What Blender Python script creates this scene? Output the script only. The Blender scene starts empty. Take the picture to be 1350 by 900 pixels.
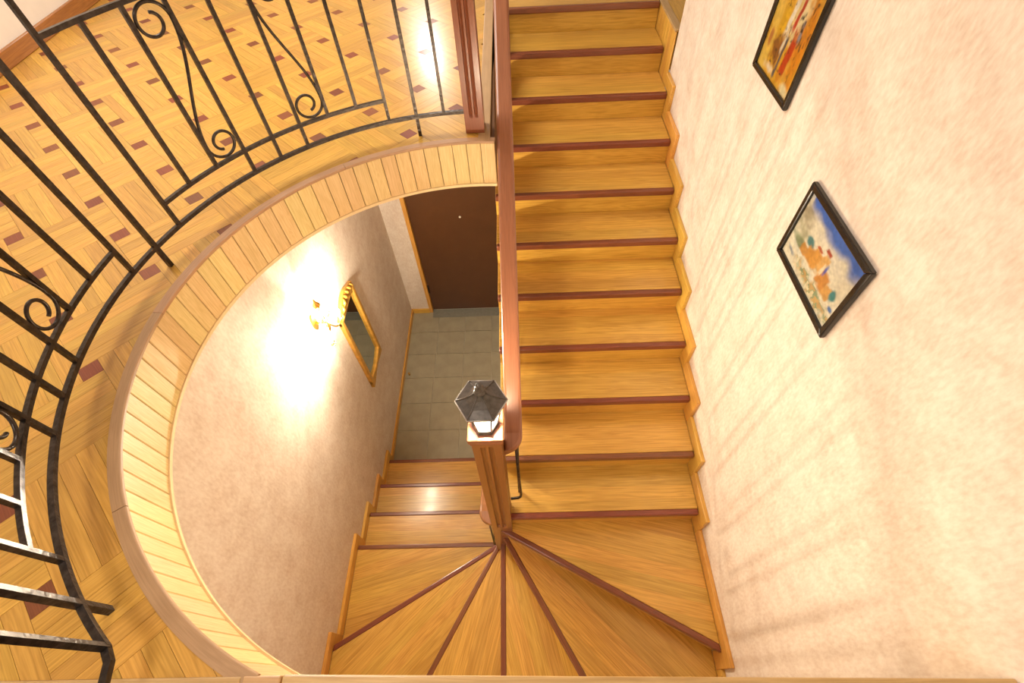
import bpy, bmesh, math, random
from mathutils import Vector, Matrix
random.seed(7)
S = bpy.context.scene
COL = S.collection
R = math.radians

# ------------------------------------------------------------------ camera
F_PX = 628.75289
CAM = Vector((-1.06538, -0.86251, 4.75503))
PITCH, YAW, ROLL = 0.93958, -0.03409, -0.05938
cd = bpy.data.cameras.new('camera')
cd.sensor_fit = 'HORIZONTAL'; cd.sensor_width = 36.0
cd.lens = F_PX / 1350 * 36.0
cd.clip_start = 0.01; cd.clip_end = 60
cam = bpy.data.objects.new('camera', cd); COL.objects.link(cam)
_f = Vector((math.sin(YAW)*math.cos(PITCH), math.cos(YAW)*math.cos(PITCH), -math.sin(PITCH)))
_r = Vector((math.cos(YAW), -math.sin(YAW), 0)); _u = _r.cross(_f)
_c, _s = math.cos(ROLL), math.sin(ROLL)
_R2 = _c*_r + _s*_u; _U2 = -_s*_r + _c*_u
cam.matrix_world = Matrix(((_R2.x, _U2.x, -_f.x, CAM.x), (_R2.y, _U2.y, -_f.y, CAM.y),
                           (_R2.z, _U2.z, -_f.z, CAM.z), (0, 0, 0, 1)))
S.camera = cam

def project(p):
    d = Vector(p) - CAM; z = d.dot(_f)
    if z < 0.05: return None
    return (675 + F_PX*d.dot(_R2)/z, 450 - F_PX*d.dot(_U2)/z, z)

# ------------------------------------------------------------------ world, lamps, added fill, exposure
w = bpy.data.worlds.new('world'); S.world = w; w.use_nodes = True
w.node_tree.nodes['Background'].inputs[0].default_value = (1.0, 0.86, 0.70, 1)
w.node_tree.nodes['Background'].inputs[1].default_value = 0.3
S.view_settings.view_transform = 'Standard'
S.view_settings.look = 'None'
S.view_settings.exposure = 0.22
S.view_settings.gamma = 1.0
S.view_settings.use_curve_mapping = False
LANTERN_E = 2500.0
SCONCE_E = 3300.0

def area_lamp(name, loc, size, power, col, target=None):
    l = bpy.data.lights.new(name, 'AREA'); l.shape = 'DISK'; l.size = size; l.energy = power; l.color = col
    o = bpy.data.objects.new(name, l); COL.objects.link(o); o.location = loc
    if target is not None:
        o.rotation_euler = (Vector(target)-Vector(loc)).to_track_quat('-Z', 'Y').to_euler()
    return o
area_lamp('unseen_ceiling_light', (-2.7, 2.3, 6.06), 1.6, 95, (1.0, 0.93, 0.84))
area_lamp('unseen_ceiling_light', (-2.4, -1.7, 6.06), 1.2, 45, (1.0, 0.93, 0.84))  # added fill that brightens the near gallery; no lamp is known here
area_lamp('wall_lamp', (-2.05, 5.35, 4.65), 0.22, 14, (1.0, 0.93, 0.84), (-1.6, 2.2, 3.6))

# ------------------------------------------------------------------ materials
def new_mat(name):
    m = bpy.data.materials.new(name); m.use_nodes = True
    nt = m.node_tree; b = nt.nodes['Principled BSDF']
    return m, nt, b

def lk(nt, a, b): nt.links.new(a, b)

def wood(name, dark, light, rough=0.32, coat=0.25, grain=16.0, along=1.1, vary=0.18, coord='Object', hue=0.012, bump=0.12, gz=1.0, planks=0.0, contrast=1.0):
    m, nt, b = new_mat(name); N = nt.nodes
    tc = N.new('ShaderNodeTexCoord'); mp = N.new('ShaderNodeMapping')
    lk(nt, tc.outputs[coord], mp.inputs['Vector'])
    mp.inputs['Scale'].default_value = (along, grain, grain*gz)
    oi = N.new('ShaderNodeObjectInfo'); ge = N.new('ShaderNodeNewGeometry')
    add = N.new('ShaderNodeMath'); add.operation = 'ADD'
    lk(nt, oi.outputs['Random'], add.inputs[0]); lk(nt, ge.outputs['Random Per Island'], add.inputs[1])
    fr = N.new('ShaderNodeMath'); fr.operation = 'FRACT'; lk(nt, add.outputs[0], fr.inputs[0])
    if planks:
        # glued-up boards: a random step for each strip of the panel
        sx = N.new('ShaderNodeSeparateXYZ'); lk(nt, tc.outputs[coord], sx.inputs[0])
        dv = N.new('ShaderNodeMath'); dv.operation = 'MULTIPLY_ADD'; dv.inputs[1].default_value = 1.0/planks; lk(nt, sx.outputs[1], dv.inputs[0]); lk(nt, fr.outputs[0], dv.inputs[2])
        fl = N.new('ShaderNodeMath'); fl.operation = 'FLOOR'; lk(nt, dv.outputs[0], fl.inputs[0])
        ao = N.new('ShaderNodeMath'); ao.operation = 'MULTIPLY_ADD'; ao.inputs[1].default_value = 37.7; lk(nt, oi.outputs['Random'], ao.inputs[0]); lk(nt, fl.outputs[0], ao.inputs[2])
        wn = N.new('ShaderNodeTexWhiteNoise'); wn.noise_dimensions = '1D'; lk(nt, ao.outputs[0], wn.inputs['W'])
        fr = N.new('ShaderNodeMath'); fr.operation = 'FRACT'; lk(nt, wn.outputs['Value'], fr.inputs[0])
    wv = N.new('ShaderNodeMath'); wv.operation = 'MULTIPLY'; lk(nt, fr.outputs[0], wv.inputs[0]); wv.inputs[1].default_value = 61.0
    n1 = N.new('ShaderNodeTexNoise'); n1.noise_dimensions = '4D'
    n1.inputs['Scale'].default_value = 1.0; n1.inputs['Detail'].default_value = 3.0
    n1.inputs['Roughness'].default_value = 0.55; n1.inputs['Distortion'].default_value = 0.5
    lk(nt, mp.outputs[0], n1.inputs['Vector']); lk(nt, wv.outputs[0], n1.inputs['W'])
    # growth rings: contour lines of a slow noise
    mu = N.new('ShaderNodeMath'); mu.operation = 'MULTIPLY'; mu.inputs[1].default_value = 13.0
    lk(nt, n1.outputs['Fac'], mu.inputs[0])
    f2 = N.new('ShaderNodeMath'); f2.operation = 'PINGPONG'; f2.inputs[1].default_value = 0.5; lk(nt, mu.outputs[0], f2.inputs[0])
    mp2 = N.new('ShaderNodeMapping'); lk(nt, tc.outputs[coord], mp2.inputs['Vector'])
    mp2.inputs['Scale'].default_value = (along*4, grain*9, grain*9*gz)
    n2 = N.new('ShaderNodeTexNoise'); n2.noise_dimensions = '4D'; n2.inputs['Scale'].default_value = 1.0; n2.inputs['Detail'].default_value = 4.0
    lk(nt, mp2.outputs[0], n2.inputs['Vector']); lk(nt, wv.outputs[0], n2.inputs['W'])
    a1 = N.new('ShaderNodeMath'); a1.operation = 'MULTIPLY_ADD'
    lk(nt, f2.outputs[0], a1.inputs[0]); a1.inputs[1].default_value = 0.42; 
    a2 = N.new('ShaderNodeMath'); a2.operation = 'MULTIPLY'; a2.inputs[1].default_value = 0.95; lk(nt, n2.outputs['Fac'], a2.inputs[0])
    lk(nt, a2.outputs[0], a1.inputs[2])
    rp = N.new('ShaderNodeValToRGB'); e = rp.color_ramp.elements
    e[0].position = 0.26; e[0].color = (*dark, 1); e[1].position = 0.78; e[1].color = (*light, 1)
    lk(nt, a1.outputs[0], rp.inputs[0])
    hs = N.new('ShaderNodeHueSaturation')
    mv = N.new('ShaderNodeMapRange'); lk(nt, fr.outputs[0], mv.inputs[0])
    mv.inputs[3].default_value = 1.0-vary; mv.inputs[4].default_value = 1.0+vary*0.7
    lk(nt, mv.outputs[0], hs.inputs['Value'])
    mh = N.new('ShaderNodeMapRange'); 
    f7 = N.new('ShaderNodeMath'); f7.operation = 'MULTIPLY'; f7.inputs[1].default_value = 7.31; lk(nt, fr.outputs[0], f7.inputs[0])
    f8 = N.new('ShaderNodeMath'); f8.operation = 'FRACT'; lk(nt, f7.outputs[0], f8.inputs[0]); lk(nt, f8.outputs[0], mh.inputs[0])
    mh.inputs[3].default_value = 0.5-hue; mh.inputs[4].default_value = 0.5+hue; lk(nt, mh.outputs[0], hs.inputs['Hue'])
    lk(nt, rp.outputs[0], hs.inputs['Color']); lk(nt, hs.outputs[0], b.inputs['Base Color'])
    b.inputs['Roughness'].default_value = rough
    b.inputs['Coat Weight'].default_value = coat; b.inputs['Coat Roughness'].default_value = 0.16
    if bump:
        bp = N.new('ShaderNodeBump'); bp.inputs['Strength'].default_value = bump; bp.inputs['Distance'].default_value = 0.002
        lk(nt, n2.outputs['Fac'], bp.inputs['Height']); lk(nt, bp.outputs[0], b.inputs['Normal'])
    return m

def plain(name, col, rough=0.5, metal=0.0, noise=0.0, nscale=30.0, bump=0.0, coat=0.0):
    m, nt, b = new_mat(name); N = nt.nodes
    b.inputs['Base Color'].default_value = (*col, 1); b.inputs['Roughness'].default_value = rough
    b.inputs['Metallic'].default_value = metal; b.inputs['Coat Weight'].default_value = coat
    if noise or bump:
        tc = N.new('ShaderNodeTexCoord'); n = N.new('ShaderNodeTexNoise'); n.inputs['Scale'].default_value = nscale; n.inputs['Detail'].default_value = 5
        lk(nt, tc.outputs['Object'], n.inputs['Vector'])
        if noise:
            mr = N.new('ShaderNodeMapRange'); lk(nt, n.outputs['Fac'], mr.inputs[0]); mr.inputs[1].default_value = 0.25; mr.inputs[2].default_value = 0.75
            mr.inputs[3].default_value = 1-noise; mr.inputs[4].default_value = 1+noise
            hs = N.new('ShaderNodeHueSaturation'); hs.inputs['Color'].default_value = (*col, 1); lk(nt, mr.outputs[0], hs.inputs['Value'])
            lk(nt, hs.outputs[0], b.inputs['Base Color'])
        if bump:
            bp = N.new('ShaderNodeBump'); bp.inputs['Strength'].default_value = bump; bp.inputs['Distance'].default_value = 0.004
            lk(nt, n.outputs['Fac'], bp.inputs['Height']); lk(nt, bp.outputs[0], b.inputs['Normal'])
    return m

def wallpaper(name, c1, c2):
    m, nt, b = new_mat(name); N = nt.nodes
    tc = N.new('ShaderNodeTexCoord')
    na = N.new('ShaderNodeTexNoise'); na.inputs['Scale'].default_value = 70; na.inputs['Detail'].default_value = 4; na.inputs['Roughness'].default_value = 0.6
    mp = N.new('ShaderNodeMapping'); mp.inputs['Scale'].default_value = (1, 1, 0.45); lk(nt, tc.outputs['Object'], mp.inputs['Vector'])
    lk(nt, mp.outputs[0], na.inputs['Vector'])
    nb = N.new('ShaderNodeTexNoise'); nb.inputs['Scale'].default_value = 9; nb.inputs['Detail'].default_value = 3; lk(nt, tc.outputs['Object'], nb.inputs['Vector'])
    ad = N.new('ShaderNodeMath'); ad.operation = 'MULTIPLY_ADD'; ad.inputs[1].default_value = 0.45
    lk(nt, nb.outputs['Fac'], ad.inputs[0])
    h = N.new('ShaderNodeMath'); h.operation = 'MULTIPLY'; h.inputs[1].default_value = 0.6; lk(nt, na.outputs['Fac'], h.inputs[0]); lk(nt, h.outputs[0], ad.inputs[2])
    rp = N.new('ShaderNodeValToRGB'); e = rp.color_ramp.elements
    e[0].position = 0.34; e[0].color = (*c1, 1); e[1].position = 0.66; e[1].color = (*c2, 1)
    lk(nt, ad.outputs[0], rp.inputs[0]); lk(nt, rp.outputs[0], b.inputs['Base Color'])
    b.inputs['Roughness'].default_value = 0.75
    bp = N.new('ShaderNodeBump'); bp.inputs['Strength'].default_value = 0.15; bp.inputs['Distance'].default_value = 0.002
    lk(nt, na.outputs['Fac'], bp.inputs['Height']); lk(nt, bp.outputs[0], b.inputs['Normal'])
    return m

def emit(name, col, strength):
    m, nt, b = new_mat(name)
    b.inputs['Base Color'].default_value = (0.9, 0.88, 0.84, 1)
    b.inputs['Emission Color'].default_value = (*col, 1); b.inputs['Emission Strength'].default_value = strength
    b.inputs['Roughness'].default_value = 0.3
    return m

def frosted(name):
    m, nt, b = new_mat(name); N = nt.nodes
    tr = N.new('ShaderNodeBsdfTransparent'); tr.inputs[0].default_value = (0.95, 0.92, 0.86, 1)
    b.inputs['Base Color'].default_value = (0.9, 0.88, 0.84, 1); b.inputs['Roughness'].default_value = 0.4
    b.inputs['Emission Color'].default_value = (1.0, 0.93, 0.82, 1); b.inputs['Emission Strength'].default_value = 14.0
    mx = N.new('ShaderNodeMixShader'); mx.inputs[0].default_value = 0.35
    lk(nt, tr.outputs[0], mx.inputs[1]); lk(nt, b.outputs[0], mx.inputs[2])
    lk(nt, mx.outputs[0], N['Material Output'].inputs['Surface'])
    return m

OAK_D, OAK_L = (0.44, 0.220, 0.032), (0.71, 0.415, 0.084)
M = dict(
    tread=wood('oak_tread', OAK_D, OAK_L, rough=0.30, grain=14, along=0.8, vary=0.13, hue=0.005, coat=0.3, planks=0.085),
    riser=wood('oak_riser', (0.46, 0.235, 0.030), (0.72, 0.425, 0.075), rough=0.36, grain=13, vary=0.06, hue=0.004, coat=0.1),
    skirt=wood('oak_skirting', (0.52, 0.25, 0.034), (0.76, 0.43, 0.08), rough=0.4, grain=22, vary=0.10),
    parquet=wood('oak_parquet', (0.40, 0.200, 0.026), (0.62, 0.345, 0.062), rough=0.34, grain=20, along=1.2, coat=0.25, vary=0.15, hue=0.006, bump=0.05),
    parquet_uv=wood('oak_parquet_far', (0.40, 0.200, 0.026), (0.62, 0.345, 0.062), rough=0.34, grain=20, along=1.2, coat=0.25, vary=0.15, hue=0.006, coord='UV', bump=0.05),
    inlay=wood('merbau_inlay', (0.14, 0.032, 0.010), (0.23, 0.060, 0.018), rough=0.45, grain=30, coat=0.08, vary=0.22, bump=0.05),
    nosing=wood('merbau_nosing', (0.13, 0.032, 0.014), (0.25, 0.072, 0.032), rough=0.30, grain=25, vary=0.10),
    fascia=wood('pale_oak_fascia', (0.62, 0.425, 0.165), (0.80, 0.595, 0.285), rough=0.5, coat=0.05, grain=26, along=2.2, vary=0.08),
    cap=wood('rim_cap_veneer', (0.36, 0.215, 0.100), (0.46, 0.285, 0.140), rough=0.42, coat=0.1, grain=7, along=0.8, vary=0.03, bump=0.03),
    newel=wood('reddish_newel', (0.21, 0.066, 0.020), (0.29, 0.098, 0.032), rough=0.30, coat=0.4, grain=30, along=0.8, vary=0.04, bump=0.04),
    handrail=wood('reddish_handrail', (0.22, 0.080, 0.034), (0.31, 0.122, 0.055), rough=0.30, coat=0.4, grain=30, along=0.6, gz=0.06, vary=0.03, bump=0.0),
    strip=wood('edge_board', (0.42, 0.230, 0.085), (0.60, 0.375, 0.17), rough=0.4, grain=14, vary=0.10),
    base=wood('brown_baseboard', (0.24, 0.085, 0.018), (0.40, 0.165, 0.036), rough=0.35, grain=16, vary=0.04),
    iron=plain('black_wrought_iron', (0.055, 0.044, 0.038), rough=0.30, metal=0.75, noise=0.5, nscale=60, bump=0.5),
    wall=wallpaper('wallpaper_beige_pink', (0.64, 0.510, 0.405), (0.81, 0.715, 0.615)),
    plaster=plain('white_plaster', (0.80, 0.74, 0.66), rough=0.8, noise=0.03, nscale=12),
    tile=plain('grey_green_tile', (0.36, 0.33, 0.235), rough=0.38, noise=0.14, nscale=7, bump=0.03),
    grout=plain('tile_grout', (0.50, 0.46, 0.36), rough=0.8, noise=0.15, nscale=50),
    sub=plain('dark_joint', (0.14, 0.06, 0.02), rough=0.8, noise=0.1, nscale=40),
    door=plain('brown_door_leather', (0.095, 0.036, 0.012), rough=0.40, noise=0.10, nscale=6, bump=0.02),
    brass=plain('brass', (0.65, 0.42, 0.13), rough=0.25, metal=1.0, noise=0.1, nscale=40),
    gilt=plain('gilt_wood', (0.60, 0.32, 0.055), rough=0.35, metal=0.35, noise=0.25, nscale=25, bump=0.2),
    gold=plain('gilded_metal', (0.75, 0.46, 0.12), rough=0.22, metal=1.0, noise=0.15, nscale=60),
    mirror=plain('mirror_glass', (0.62, 0.66, 0.63), rough=0.03, metal=1.0, noise=0.01, nscale=3),
    black=plain('black_frame', (0.010, 0.008, 0.007), rough=0.25, noise=0.2, nscale=40, coat=0.3),
    lmetal=plain('lantern_metal', (0.105, 0.095, 0.088), rough=0.42, metal=0.5, noise=0.35, nscale=55, bump=0.2),
    glass_on=frosted('lit_lantern_glass'),
    lbulb_on=emit('lit_lantern_bulb', (1.0, 0.88, 0.70), LANTERN_E),
    bulb_on=emit('lit_bulb', (1.0, 0.88, 0.68), SCONCE_E),
    wax=plain('candle_sleeve', (0.80, 0.72, 0.58), rough=0.5, noise=0.05, nscale=40),
)

# ------------------------------------------------------------------ mesh helpers
def link(o, parent=None):
    COL.objects.link(o)
    if parent is not None:
        o.parent = parent; o.matrix_parent_inverse = world_of(parent).inverted()
    return o

def world_of(o):
    m = Matrix.LocRotScale(o.location, o.rotation_euler, o.scale)
    if o.parent is not None: return world_of(o.parent) @ o.matrix_parent_inverse @ m
    return m

def obj(name, me, mat, parent=None, loc=(0, 0, 0), rotz=0.0):
    if mat is not None and not me.materials: me.materials.append(mat)
    o = bpy.data.objects.new(name, me); o.location = loc; o.rotation_euler = (0, 0, rotz)
    return link(o, parent)

def tag(o, label=None, cat=None, group=None, kind=None):
    if label: o['label'] = label
    if cat: o['category'] = cat
    if group: o['group'] = group
    if kind: o['kind'] = kind
    return o

def empty(name, loc, label=None, cat=None, group=None, kind=None):
    o = bpy.data.objects.new(name, None); o.location = loc; o.empty_display_size = 0.1; COL.objects.link(o)
    return tag(o, label, cat, group, kind)

def mesh_from(bm, name, smooth=False):
    bmesh.ops.recalc_face_normals(bm, faces=bm.faces)
    if smooth:
        for f in bm.faces: f.smooth = True
    me = bpy.data.meshes.new(name); bm.to_mesh(me); bm.free(); return me

def bm_prism(bm, poly, z0, z1, axis='z'):
    """polygon extruded along an axis; poly is 2-D (xy for z, yz for x, xz for y)"""
    def P3(a, b, c):
        return {'z': (a, b, c), 'x': (c, a, b), 'y': (a, c, b)}[axis]
    lo = [bm.verts.new(P3(a, b, z0)) for a, b in poly]
    hi = [bm.verts.new(P3(a, b, z1)) for a, b in poly]
    n = len(poly)
    bm.faces.new(lo[::-1]); bm.faces.new(hi)
    for i in range(n): bm.faces.new((lo[i], lo[(i+1) % n], hi[(i+1) % n], hi[i]))

def bm_box(bm, x0, x1, y0, y1, z0, z1):
    bm_prism(bm, [(x0, y0), (x1, y0), (x1, y1), (x0, y1)], z0, z1)

def bevel(o, wd, seg=2):
    b = o.modifiers.new('bevel', 'BEVEL'); b.width = wd; b.segments = seg; b.limit_method = 'ANGLE'; b.angle_limit = R(40)
    return o

def box(name, x0, x1, y0, y1, z0, z1, mat, parent=None, bev=0.0, seg=2, grain='x'):
    """box with its origin at its centre; grain: world axis the local X runs along"""
    c = Vector(((x0+x1)/2, (y0+y1)/2, (z0+z1)/2)); hx, hy, hz = (x1-x0)/2, (y1-y0)/2, (z1-z0)/2
    bm = bmesh.new()
    if grain == 'x': bm_box(bm, -hx, hx, -hy, hy, -hz, hz); rot = (0, 0, 0)
    elif grain == 'y': bm_box(bm, -hy, hy, -hx, hx, -hz, hz); rot = (0, 0, R(90))
    else: bm_box(bm, -hz, hz, -hy, hy, -hx, hx); rot = (0, R(-90), 0)
    me = mesh_from(bm, name); me.materials.append(mat)
    o = bpy.data.objects.new(name, me); o.location = c; o.rotation_euler = rot
    link(o, parent)
    if bev: bevel(o, bev, seg)
    return o

def plate(name, poly, z0, z1, mat, parent=None, ang=0.0, bev=0.0, seg=2):
    """horizontal plate from a world XY polygon; local X runs at ang (grain)"""
    cx = sum(p[0] for p in poly)/len(poly); cy = sum(p[1] for p in poly)/len(poly)
    ca, sa = math.cos(-ang), math.sin(-ang)
    loc = [((x-cx)*ca-(y-cy)*sa, (x-cx)*sa+(y-cy)*ca) for x, y in poly]
    bm = bmesh.new(); bm_prism(bm, loc, z0-z1, 0)
    o = obj(name, mesh_from(bm, name), mat, parent, (cx, cy, z1), ang)
    if bev: bevel(o, bev, seg)
    return o

def clip(poly, px, py, nx, ny):
    """keep the side where (p-(px,py)).n >= 0"""
    out = []
    for i in range(len(poly)):
        a, b = poly[i], poly[(i+1) % len(poly)]
        da = (a[0]-px)*nx+(a[1]-py)*ny; db = (b[0]-px)*nx+(b[1]-py)*ny
        if da >= 0: out.append(a)
        if (da >= 0) != (db >= 0):
            t = da/(da-db); out.append((a[0]+(b[0]-a[0])*t, a[1]+(b[1]-a[1])*t))
    return out

def bm_tube(bm, pts, r, sides=8, up=None, caps=True, flat=1.0):
    pts = [Vector(p) for p in pts]; n = len(pts); rings = []
    t0 = (pts[1]-pts[0]).normalized()
    ref = Vector(up) if up is not None else (Vector((0, 0, 1)) if abs(t0.z) < 0.9 else Vector((1, 0, 0)))
    for i, p in enumerate(pts):
        t = (pts[min(i+1, n-1)]-pts[max(i-1, 0)]).normalized()
        ref = (ref - t*ref.dot(t)).normalized(); s = t.cross(ref)
        rr = r[i] if isinstance(r, (list, tuple)) else r
        ring = []
        for k in range(sides):
            a = 2*math.pi*(k+0.5)/sides
            ring.append(bm.verts.new(p + ref*(rr*math.cos(a)) + s*(rr*flat*math.sin(a))))
        rings.append(ring)
    for i in range(n-1):
        for k in range(sides):
            bm.faces.new((rings[i][k], rings[i][(k+1) % sides], rings[i+1][(k+1) % sides], rings[i+1][k]))
    if caps:
        bm.faces.new(rings[0][::-1]); bm.faces.new(rings[-1])

def tube(name, pts, r, mat, parent=None, sides=8, up=None, smooth=True, flat=1.0):
    bm = bmesh.new(); bm_tube(bm, pts, r, sides, up, True, flat)
    return obj(name, mesh_from(bm, name, smooth and sides > 4), mat, parent)

def bm_lathe(bm, prof, loc, seg=20, phase=0.0):
    cx, cy, cz = loc; rings = []
    for r, z in prof:
        rings.append([bm.verts.new((cx+r*math.cos(2*math.pi*k/seg+phase), cy+r*math.sin(2*math.pi*k/seg+phase), cz+z)) for k in range(seg)])
    for i in range(len(prof)-1):
        for k in range(seg):
            bm.faces.new((rings[i][k], rings[i][(k+1) % seg], rings[i+1][(k+1) % seg], rings[i+1][k]))
    bm.faces.new(rings[0][::-1]); bm.faces.new(rings[-1])

def lathe(name, prof, loc, mat, parent=None, seg=20, phase=0.0, smooth=True):
    bm = bmesh.new(); bm_lathe(bm, prof, loc, seg, phase)
    return obj(name, mesh_from(bm, name, smooth), mat, parent)

# ------------------------------------------------------------------ dimensions
H, G = 0.17, 0.30744
ZG = 20*H                      # gallery floor, 3.40
XW = 0.024                     # right wall face
XL = -2.448; XWL = -2.472      # inner edge of left flight, left wall face
YB = -1.16                     # wall behind the winders
CX, CY, RR = -1.282, 0.242, 1.152   # round opening
ZF = ZG-0.25                   # underside of the gallery
YD = 3.13                      # entrance wall
YN = -0.828                    # near edge of the opening
XE = -1.205                    # gallery edge along the stairs
XGW = -4.36                    # gallery wall

# ------------------------------------------------------------------ the setting
def struct(o): o['kind'] = 'structure'; return o
struct(box('wall_right', XW, XW+0.14, -3.0, 2.59, -0.1, 6.1, M['wall'], grain='x'))
struct(box('wall_left', XWL-0.15, XWL, YB-0.1, YD, -0.1, ZF, M['wall'], grain='x'))
struct(box('wall_back', XWL, XW, YB-0.12, YB, -0.1, ZF, M['wall'], grain='x'))
struct(box('wall_gallery', XGW-0.12, XGW, -3.0, 5.5, ZG-0.2, 6.1, M['plaster'], grain='x'))
struct(box('wall_far', XGW, 2.2, 5.5, 5.62, ZG-0.2, 6.1, M['plaster'], grain='x'))
struct(box('wall_near', XGW, XW, -3.12, -3.0, ZG-0.2, 6.1, M['plaster'], grain='x'))
struct(box('wall_hall', 2.2, 2.32, 2.59, 5.5, ZG-0.2, 6.1, M['plaster'], grain='x'))
struct(box('wall_hall_side', XW+0.14, 2.2, 2.45, 2.59, ZG-0.2, 6.1, M['plaster'], grain='x'))
struct(box('ceiling', XGW-0.12, 2.32, -3.12, 5.62, 6.1, 6.2, M['plaster'], grain='x'))

# entrance wall with the door opening
DX0, DX1, DZ = -2.20, -1.27, 2.12
bm = bmesh.new()
bm_box(bm, XWL-0.15, DX0-0.045, YD, YD+0.16, -0.1, ZF)
bm_box(bm, DX1+0.045, XW, YD, YD+0.16, -0.1, ZF)
bm_box(bm, DX0-0.045, DX1+0.045, YD, YD+0.16, DZ+0.045, ZF)
struct(obj('wall_entrance', mesh_from(bm, 'wall_entrance'), M['wall']))
door = empty('door_1', (DX0, YD, 0), kind='structure'); door['label'] = 'dark brown entrance door at the foot of the stairs'
dl = box('door_leaf', DX0, DX1, YD+0.03, YD+0.075, 0.012, DZ, M['door'], door, bev=0.004)
for nm, a in (('door_jamb', (DX0-0.045, DX0-0.002, YD-0.012, YD+0.12, 0, DZ)), ('door_jamb', (DX1+0.002, DX1+0.045, YD-0.012, YD+0.12, 0, DZ)),
              ('door_head', (DX0-0.045, DX1+0.045, YD-0.012, YD+0.12, DZ+0.002, DZ+0.045))):
    box(nm, *a, M['skirt'], door, bev=0.004, grain='x' if nm == 'door_head' else 'z')
tube('hinge', [(DX0+0.008, YD+0.024, 0.34), (DX0+0.008, YD+0.024, 0.47)], 0.009, M['black'], door, 8)
bm = bmesh.new(); bm_tube(bm, [(-1.672, YD+0.030, 1.50), (-1.672, YD+0.022, 1.50)], 0.012, 12)
obj('peephole', mesh_from(bm, 'peephole'), M['wax'], door)
# entrance floor: grey tiles
fe = struct(box('floor_entrance', XWL, XW, YB, YD+0.16, -0.10, -0.008, M['grout']))
TS = 0.338
xs = [XWL+0.001, -2.110, -2.110+TS, -2.110+2*TS, -2.110+3*TS, -0.6]
ys = [1.445-2*TS+TS*j for j in range(0, 8)] + [YD+0.03]
for i in range(len(xs)-1):
    for j in range(len(ys)-1):
        if ys[j+1]-ys[j] < 0.03: continue
        box('tile', xs[i]+0.003, xs[i+1]-0.003, ys[j]+0.003, ys[j+1]-0.003, -0.009, 0.0, M['tile'], fe)
box('threshold', DX0, DX1, YD-0.10, YD+0.03, -0.006, 0.006, plain('threshold_stone', (0.24, 0.24, 0.20), rough=0.3, noise=0.1), fe)
bl = struct(box('baseboard_left', XWL, XWL+0.018, 1.12, YD, 0, 0.075, M['skirt'], bev=0.004, grain='y'))
struct(box('baseboard_entrance', XWL+0.018, DX0-0.046, YD-0.018, YD, 0, 0.075, M['skirt'], bev=0.004, grain='x'))
ds = tag(lathe('door_stop', [(0.012, 0), (0.012, 0.012), (0.008, 0.018), (0.012, 0.024), (0.012, 0.038), (0.006, 0.044)], (-2.405, 2.17, 0.0), M['brass'], None, 14),
         'small brass door stop on the tiles beside the left baseboard', 'door stop')

# gallery slab with the round opening
A0, A1 = 84.5, 248.0
def ring(a, r): return (CX+r*math.cos(R(a)), CY+r*math.sin(R(a)))
def outer(a):
    d = (math.cos(R(a)), math.sin(R(a))); t = 1e9
    for lim, o, k in ((XGW, CX, 0), (5.5, CY, 1), (-3.0, CY, 1)):
        if abs(d[k]) > 1e-6:
            tt = (lim-o)/d[k]
            if tt > 0: t = min(t, tt)
    return (CX+d[0]*t, CY+d[1]*t)
bm = bmesh.new()
angs = [A0+(A1-A0)*i/60 for i in range(61)]
corner = [math.degrees(math.atan2(5.5-CY, XGW-CX)), math.degrees(math.atan2(-3.0-CY, XGW-CX)) % 360]
angs = sorted(angs+corner)
zt, zb = ZG-0.012, ZF
prev = None
for i, a in enumerate(angs):
    inn = ring(a, RR+0.012); out = outer(a)
    if i == 0: out = (XE-0.02, 5.5)
    if i == len(angs)-1: out = (-1.72, -3.0)
    cur = [bm.verts.new((*inn, zt)), bm.verts.new((*out, zt)), bm.verts.new((*inn, zb)), bm.verts.new((*out, zb))]
    if prev:
        bm.faces.new((prev[0], prev[1], cur[1], cur[0])); bm.faces.new((prev[2], cur[2], cur[3], prev[3]))
        bm.faces.new((prev[0], cur[0], cur[2], prev[2])); bm.faces.new((prev[1], prev[3], cur[3], cur[1]))
    else: bm.faces.new((cur[0], cur[2], cur[3], cur[1]))
    prev = cur
bm.faces.new((prev[0], prev[1], prev[3], prev[2]))
bm_box(bm, -1.72, XW, -3.0, YN-0.05, ZF, ZG-0.021)
gal = struct(obj('floor_gallery', mesh_from(bm, 'floor_gallery'), M['sub']))
gal['label'] = 'oak parquet gallery floor with dark square inlays'

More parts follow.
